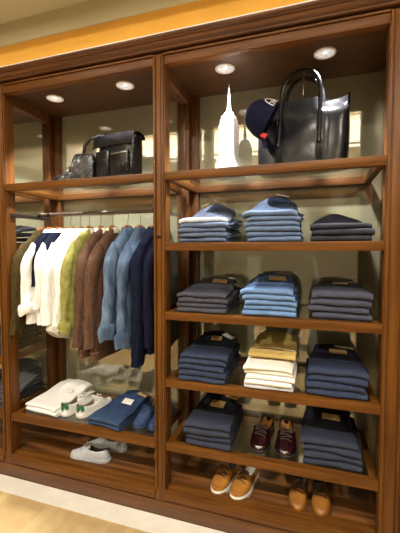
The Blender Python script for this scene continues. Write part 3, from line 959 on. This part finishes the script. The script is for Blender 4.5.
mb = thing('messenger_bag', 'black leather messenger bag with front pocket on the top left shelf', 'bag', (-.318, .22, S1 + .0005), math.radians(-10))
obj('body', bag_body(.275, .13, .285, .295, .11, .012, 8, bulge=.012), crinkled, mb, angle=60)
b = NB()   # flap over the top
rings = []
for i in range(9):
    u = i / 8
    a = u * PI
    rings.append([Vector((x * .325 - .008, .058 * math.cos(a) - (.012 if u > .7 else 0), .285 + .03 * math.sin(a) - (max(0, u - .75) * .20) - .010 * abs(2 * x) ** 2 + .004 * noise.noise(Vector((x * 9, u * 4, 2))))) for x in [k / 14 - .5 for k in range(15)]])
rin = [[p + Vector((0, 0, -.006)) for p in r] for r in rings]
loft(b, [r + q[::-1] for r, q in zip(rings, rin)], cap0=True, cap1=True)
obj('flap', b, crinkled, mb)
b = NB(); box(b, -.015, .130, -.088, -.060, .02, .185, .010)
pk = obj('front_pocket', b, crinkled, mb)
b = NB(); box(b, -.005, .120, -.0905, -.0882, .165, .171, .0006); obj('zipper', b, chrome, pk)
b = NB(); box(b, -.138, -.03, -.080, -.058, .02, .20, .008); obj('front_pocket', b, crinkled, mb)
b = NB()
pts = [(-.10, .0, .312), (-.16, -.02, .322), (-.225, -.04, .305), (-.262, -.05, .268), (-.272, -.05, .20), (-.262, -.04, .11), (-.23, -.02, .04), (-.15, .0, .012)]
tube(b, pts, .013, 8, flat=(.6, 1.0))
obj('shoulder_strap', b, crinkled, mb)

# dark bag in the neighbouring bay, seen through the side glass
nb = thing('shoulder_bag', 'black bag in the cut-off left bay, seen through the side glass', 'bag', (-1.40, .22, S1 + .0005), .1)
obj('body', bag_body(.30, .12, .22, .28, .08, .02, 12), black_leather, nb, angle=60)
b = NB(); tube(b, [(-.09, 0, .2), (-.07, 0, .29), (0, 0, .32), (.07, 0, .29), (.09, 0, .2)], .009, 8); obj('handle', b, black_leather, nb)

# white tower model: stepped blocks, tapering top, thin spire
tw = thing('tower_model', 'white model of a stepped skyscraper with a thin spire', 'model', (.388, .25, S1 + .0005), math.radians(-14))
tw.scale = (1.03, 1.03, 1.05)
b = NB()
box(b, -.085, .085, -.060, .060, 0, .012, .001)
box(b, -.072, .072, -.052, .052, .012, .050, .001)
box(b, -.064, .064, -.046, .046, .050, .078, .001)
box(b, -.056, .056, -.042, .042, .078, .105, .001)
obj('base', b, plaster, tw, smooth=False)
b = NB()
box(b, -.047, .047, -.034, .034, .105, .290, .001)
box(b, -.036, .036, -.039, .039, .105, .300, .001)
for k in range(-3, 4):
    box(b, k * .011 - .0025, k * .011 + .0025, -.0405, .0405, .112, .298, .0005)
box(b, -.041, .041, -.030, .030, .290, .318, .001)
obj('shaft', b, plaster, tw, smooth=False)
b = NB()
box(b, -.034, .034, -.028, .028, .318, .336, .001)
loft(b, [[Vector((r * math.cos(t), r * math.sin(t), z)) for t in [2 * PI * k / 16 for k in range(16)]] for r, z in ((.029, .336), (.027, .348), (.020, .358), (.013, .364), (.011, .385), (.007, .42), (.0045, .46), (.003, .505), (.001, .512))], cap0=True, cap1=True)
obj('spire', b, plaster, tw, angle=30)

# ------------------------------------------------------------------ hangers and hanging garments
def hanger(x, label, rz):
    t = thing('clothes_hanger', label, 'hanger', (x, ROD_Y, ROD_Z), rz, 'wooden hangers on the rod')
    b = NB()
    pts = [(0, -.16, -.268), (0, -.12, -.236), (0, -.06, -.178), (0, -.020, -.102), (0, .020, -.102), (0, .06, -.178), (0, .12, -.236), (0, .16, -.268)]
    tube(b, pts, [.009, .012, .014, .020, .020, .014, .012, .009], 10, flat=(.7, 1))
    obj('shoulder_bar', b, hanger_wood, t)
    b = NB()
    pts = [(0, 0, -.095), (0, 0, -.045), (0, .004, -.032)]
    for i in range(11):
        a = math.radians(-50 + 235 * i / 10)
        pts.append((0, .0155 * math.cos(a) * 1.0, .0155 * math.sin(a)))
    tube(b, pts, .0018, 6)
    obj('hook', b, metal_hook, t)
    return t

def garment(name, label, cat, x, rz, L, mats, hem_w=.23, thick=.045, sl=.62, slv=True, cuff=None, seed=1, hem_curve=0.0, sh=.205, collar=True, sleeve_r=.05, band=None, buttons=None, vest=None, swing=0.0, group=None):
    """hangs with its shoulders along the depth of the cabinet."""
    body_m, sleeve_m, collar_m = mats
    t = thing(name, label, cat, (x, ROD_Y, ROD_Z - .042), rz, group)
    n = 40
    zl = [(-.068, .052, .030), (-.088, .066, .034), (-.116, .095, .036), (-.156, .14, .038), (-.200, .182, .039), (-.236, sh, .040), (-.270, sh + .003, .041), (-.33, sh - .005, .042)]
    m = 12
    for i in range(1, m + 1):
        u = i / m
        zl.append((-.33 - (L - .33) * u, sh - .005 + (hem_w - sh + .005) * u, .042 + (thick - .042) * u))
    rings = []
    for (z, a, bq) in zl:
        fall = sstep(-.15, -.45, z) if False else max(0, min(1, (-z - .15) / .35))
        rg = []
        for k in range(n):
            t_ = 2 * PI * k / n
            c, s = math.cos(t_), math.sin(t_)
            e = 2.6
            r = (abs(c) ** e + abs(s) ** e) ** (-1 / e)
            px, py = r * c * bq, r * s * a
            fold = fall * .011 * noise.noise(Vector((py * 16 + seed * 7.3, z * 1.6, (1 if c > 0 else -1) * 3.1)))
            px += (fold - .004 * fall) * (1 if c > 0 else -1) * (1 - abs(s) ** 4)
            zz = z
            if hem_curve and z < -L * .75:
                zz = z + hem_curve * (abs(py) / a) ** 2 * max(0, (-z - L * .75) / (L * .25))
            rg.append(Vector((px + swing * max(0, -z - .15) * .7, py, zz)))
        rings.append(rg)
    inner = [Vector((p.x * .8, p.y * .95, p.z + .02)) for p in rings[-1]]
    b = NB()
    loft(b, rings + [inner])
    obj('body', b, body_m, t, angle=70)
    if band:
        b = NB()
        zb = -L + .045
        loft(b, [[Vector((p.x * 1.03, p.y * 1.004, p.z + dz)) for p in rings[-1]] for dz in (0.048, 0.052)])
        obj('hem_seam', b, band, t)
    if slv:
        for sg in (-1, 1):
            rnd = random.Random(seed * 5 + sg)
            pts, rr = [], []
            m2 = 26
            for i in range(m2 + 1):
                u = i / m2
                bend = math.sin(PI * u)
                pts.append(Vector((.010 * bend * (1 if seed % 2 else -1) + swing * sl * u, sg * (sh - .014 + .026 * sstep(0, .25, u) - .016 * bend + .010 * u), -.210 - (sl - .058) * u)))
                rr.append(sleeve_r * (.72 + .28 * sstep(0, .07, u)) * (1 - .20 * u))
            b = NB()
            rings2 = []
            for i, p in enumerate(pts):
                u = i / m2
                rg = []
                for k in range(30):
                    a = 2 * PI * k / 30
                    ca, sa = math.cos(a), math.sin(a)
                    r_ = (abs(ca) ** 2.4 + abs(sa) ** 2.4) ** (-1 / 2.4)
                    wr = 1 + .20 * noise.noise(Vector((ca * 1.5 + seed * 3.7, sa * 1.5 + sg, p.z * 5)))
                    wr += .24 * noise.noise(Vector((ca * 2.0 + seed, sa * 2.0, p.z * 20 + ca * 3.0))) * sstep(.12, .5, u)
                    tilt = -.034 * sa * (1 - u) * 1.2 * sg
                    rg.append(p + Vector((rr[i] * .66 * ca * r_ * wr, rr[i] * 1.10 * sa * r_ * wr, tilt)))
                rings2.append(rg)
            end = [Vector((pts[-1].x + (q.x - pts[-1].x) * .8, pts[-1].y + (q.y - pts[-1].y) * .8, q.z + .03)) for q in rings2[-1]]
            top = [Vector((pts[0].x + (q.x - pts[0].x) * .5, pts[0].y + (q.y - pts[0].y) * .5, q.z + .012)) for q in rings2[0]]
            loft(b, [top] + rings2 + [end], cap0=True)
            so = obj('sleeve', b, sleeve_m, t, angle=70)
            if cuff:
                cm, chh, cs = cuff
                b = NB()
                c0 = pts[-1]
                prof = [(1.0, .012), (1.10, .010), (1.22, -chh * .25), (1.20, -chh * .85), (1.08, -chh), (.85, -chh * .8)]
                rg3 = []
                for q, dz in prof:
                    rg3.append([Vector((c0.x + rr[-1] * .72 * q * cs * math.cos(a) * (1 + .34 * noise.noise(Vector((math.cos(a) * 2 + seed, math.sin(a) * 2, dz * 22)))),
                                        c0.y + rr[-1] * 1.08 * q * cs * math.sin(a) * (1 + .2 * noise.noise(Vector((math.cos(a) * 2, math.sin(a) * 2 + seed, dz * 22)))),
                                        c0.z + .02 + dz + .012 * math.sin(a * 2 + seed))) for a in [2 * PI * k / 26 for k in range(26)]])
                loft(b, rg3)
                obj('cuff', b, cm, so, angle=70)
    if collar:
        b = NB()
        rows = []
        for (q, dz) in ((.80, .004), (.90, .012), (1.02, .006), (1.22, -.022), (1.18, -.027), (.98, -.012)):
            rows.append([Vector((.031 * q * math.cos(a), .058 * q * math.sin(a), -.070 + dz - .010 * math.sin(a) ** 2 + .003 * math.sin(3 * a + seed))) for a in [2 * PI * k / 30 for k in range(30)]])
        loft(b, rows)
        obj('collar', b, collar_m, t)
    if vest:
        b = NB()
        rg = []
        for (z, a, bq) in zl[1:]:
            if z < -L + .22: break
            rg.append([Vector((1.0 * (bq + .008) * math.copysign(abs(math.cos(q)) ** .75, math.cos(q)), (a * 1.0 + .004) * math.copysign(abs(math.sin(q)) ** .75, math.sin(q)), z)) for q in [2 * PI * k / 32 for k in range(32)]])
        loft(b, rg)
        obj('vest', b, vest, t, angle=70)
    if buttons:
        b = NB()
        for (yy, zz) in buttons:
            tube(b, [(.05, yy, zz), (.054, yy, zz)], .006, 10)
        obj('buttons', b, button_white, t)
    return t

HX = [-1.000, -0.918, -0.842, -0.752, -0.672, -0.596, -0.505, -0.412, -0.298, -0.206, -0.112, -0.040]
cw = cloth['white']
spec_ = [
 ('jacket', 'olive brown tweed jacket, leftmost of the hanging clothes', 'jacket', .72, (cloth['olive'],) * 3, dict(swing=-0.02, sl=.62, seed=1, sleeve_r=.056, hem_w=.225)),
 ('shirt', 'white shirt with rolled cuff and navy vest, next to the olive jacket', 'shirt', .70, (cw, cw, cw), dict(swing=-0.005, sl=.44, seed=2, cuff=(cw, .06, 1.12), vest=cloth['navy'], sleeve_r=.050)),
 ('shirt', 'white shirt under a navy vest, second of the white shirts from the left', 'shirt', .70, (cw, cw, cw), dict(swing=-0.005, sl=.44, seed=3, vest=cloth['navy'], sleeve_r=.044)),
 ('shirt', 'long white shirt with curved tail, third of the white shirts from the left', 'shirt', .83, (cw, cw, cw), dict(swing=-0.012, sl=.54, seed=4, hem_curve=.10, sleeve_r=.046)),
 ('shirt', 'white shirt hanging right beside the lime green shirt', 'shirt', .83, (cw, cw, cw), dict(swing=-0.02, sl=.54, seed=5, hem_curve=.10, sleeve_r=.046)),
 ('shirt', 'lime green shirt with rolled cuffs between white shirt and brown jacket', 'shirt', .78, (cloth['lime'], cloth['lime'], cloth['ivory']), dict(swing=-0.03, sl=.54, seed=6, cuff=(cloth['lime'], .06, 1.05), sleeve_r=.047, hem_curve=.05)),
 ('jacket', 'brown tweed jacket beside the lime green shirt', 'jacket', .89, (cloth['brown'], cloth['brown'], cloth['ivory']), dict(swing=-0.04, sl=.66, seed=7, sleeve_r=.056, band=stitch)),
 ('jacket', 'brown tweed jacket with pale collar, right beside the light denim shirt', 'jacket', .90, (cloth['brown'], cloth['brown'], cloth['ivory']), dict(swing=-0.035, sl=.66, seed=8, sleeve_r=.058, band=stitch)),
 ('shirt', 'light blue denim shirt with rolled cuffs, beside the brown jackets', 'shirt', .76, (cloth['denim1'],) * 3, dict(swing=-0.028, sl=.54, seed=9, cuff=(cloth['denim1'], .085, 1.16), sleeve_r=.052)),
 ('shirt', 'blue denim shirt with rolled cuffs, beside the navy jacket', 'shirt', .78, (cloth['denim2'],) * 3, dict(swing=-0.014, sl=.58, seed=10, cuff=(cloth['denim2'], .085, 1.16), sleeve_r=.052)),
 ('jacket', 'navy jacket with long sleeve beside the blue denim shirt', 'jacket', .84, (cloth['navy'],) * 3, dict(swing=0, sl=.74, seed=11, sleeve_r=.058)),
 ('jacket', 'navy jacket, rightmost of the hanging clothes, against the middle post', 'jacket', .82, (cloth['navy'],) * 3, dict(swing=0.008, sl=.62, seed=12, sleeve_r=.044, thick=.036)),
]
WH = ['olive jacket', 'white shirt next to the olive jacket', 'second white shirt', 'third white shirt', 'white shirt beside the lime shirt', 'lime green shirt',
      'brown jacket next to the lime shirt', 'brown jacket beside the light denim shirt', 'light denim shirt', 'darker denim shirt', 'navy jacket beside the denim', 'rightmost navy jacket']
for i, (nm, lab, cat, L, ms, kw) in enumerate(spec_):
    rz = math.radians((-3, -2, 2, -2, 1, -2, 2, -1, -2, 1, -1, 0)[i])
    hanger(HX[i], f'wooden hanger with metal hook holding the {WH[i]}', rz)
    garment(nm, lab, cat, HX[i], rz, L, ms, group='garments on the clothes rod', **kw)
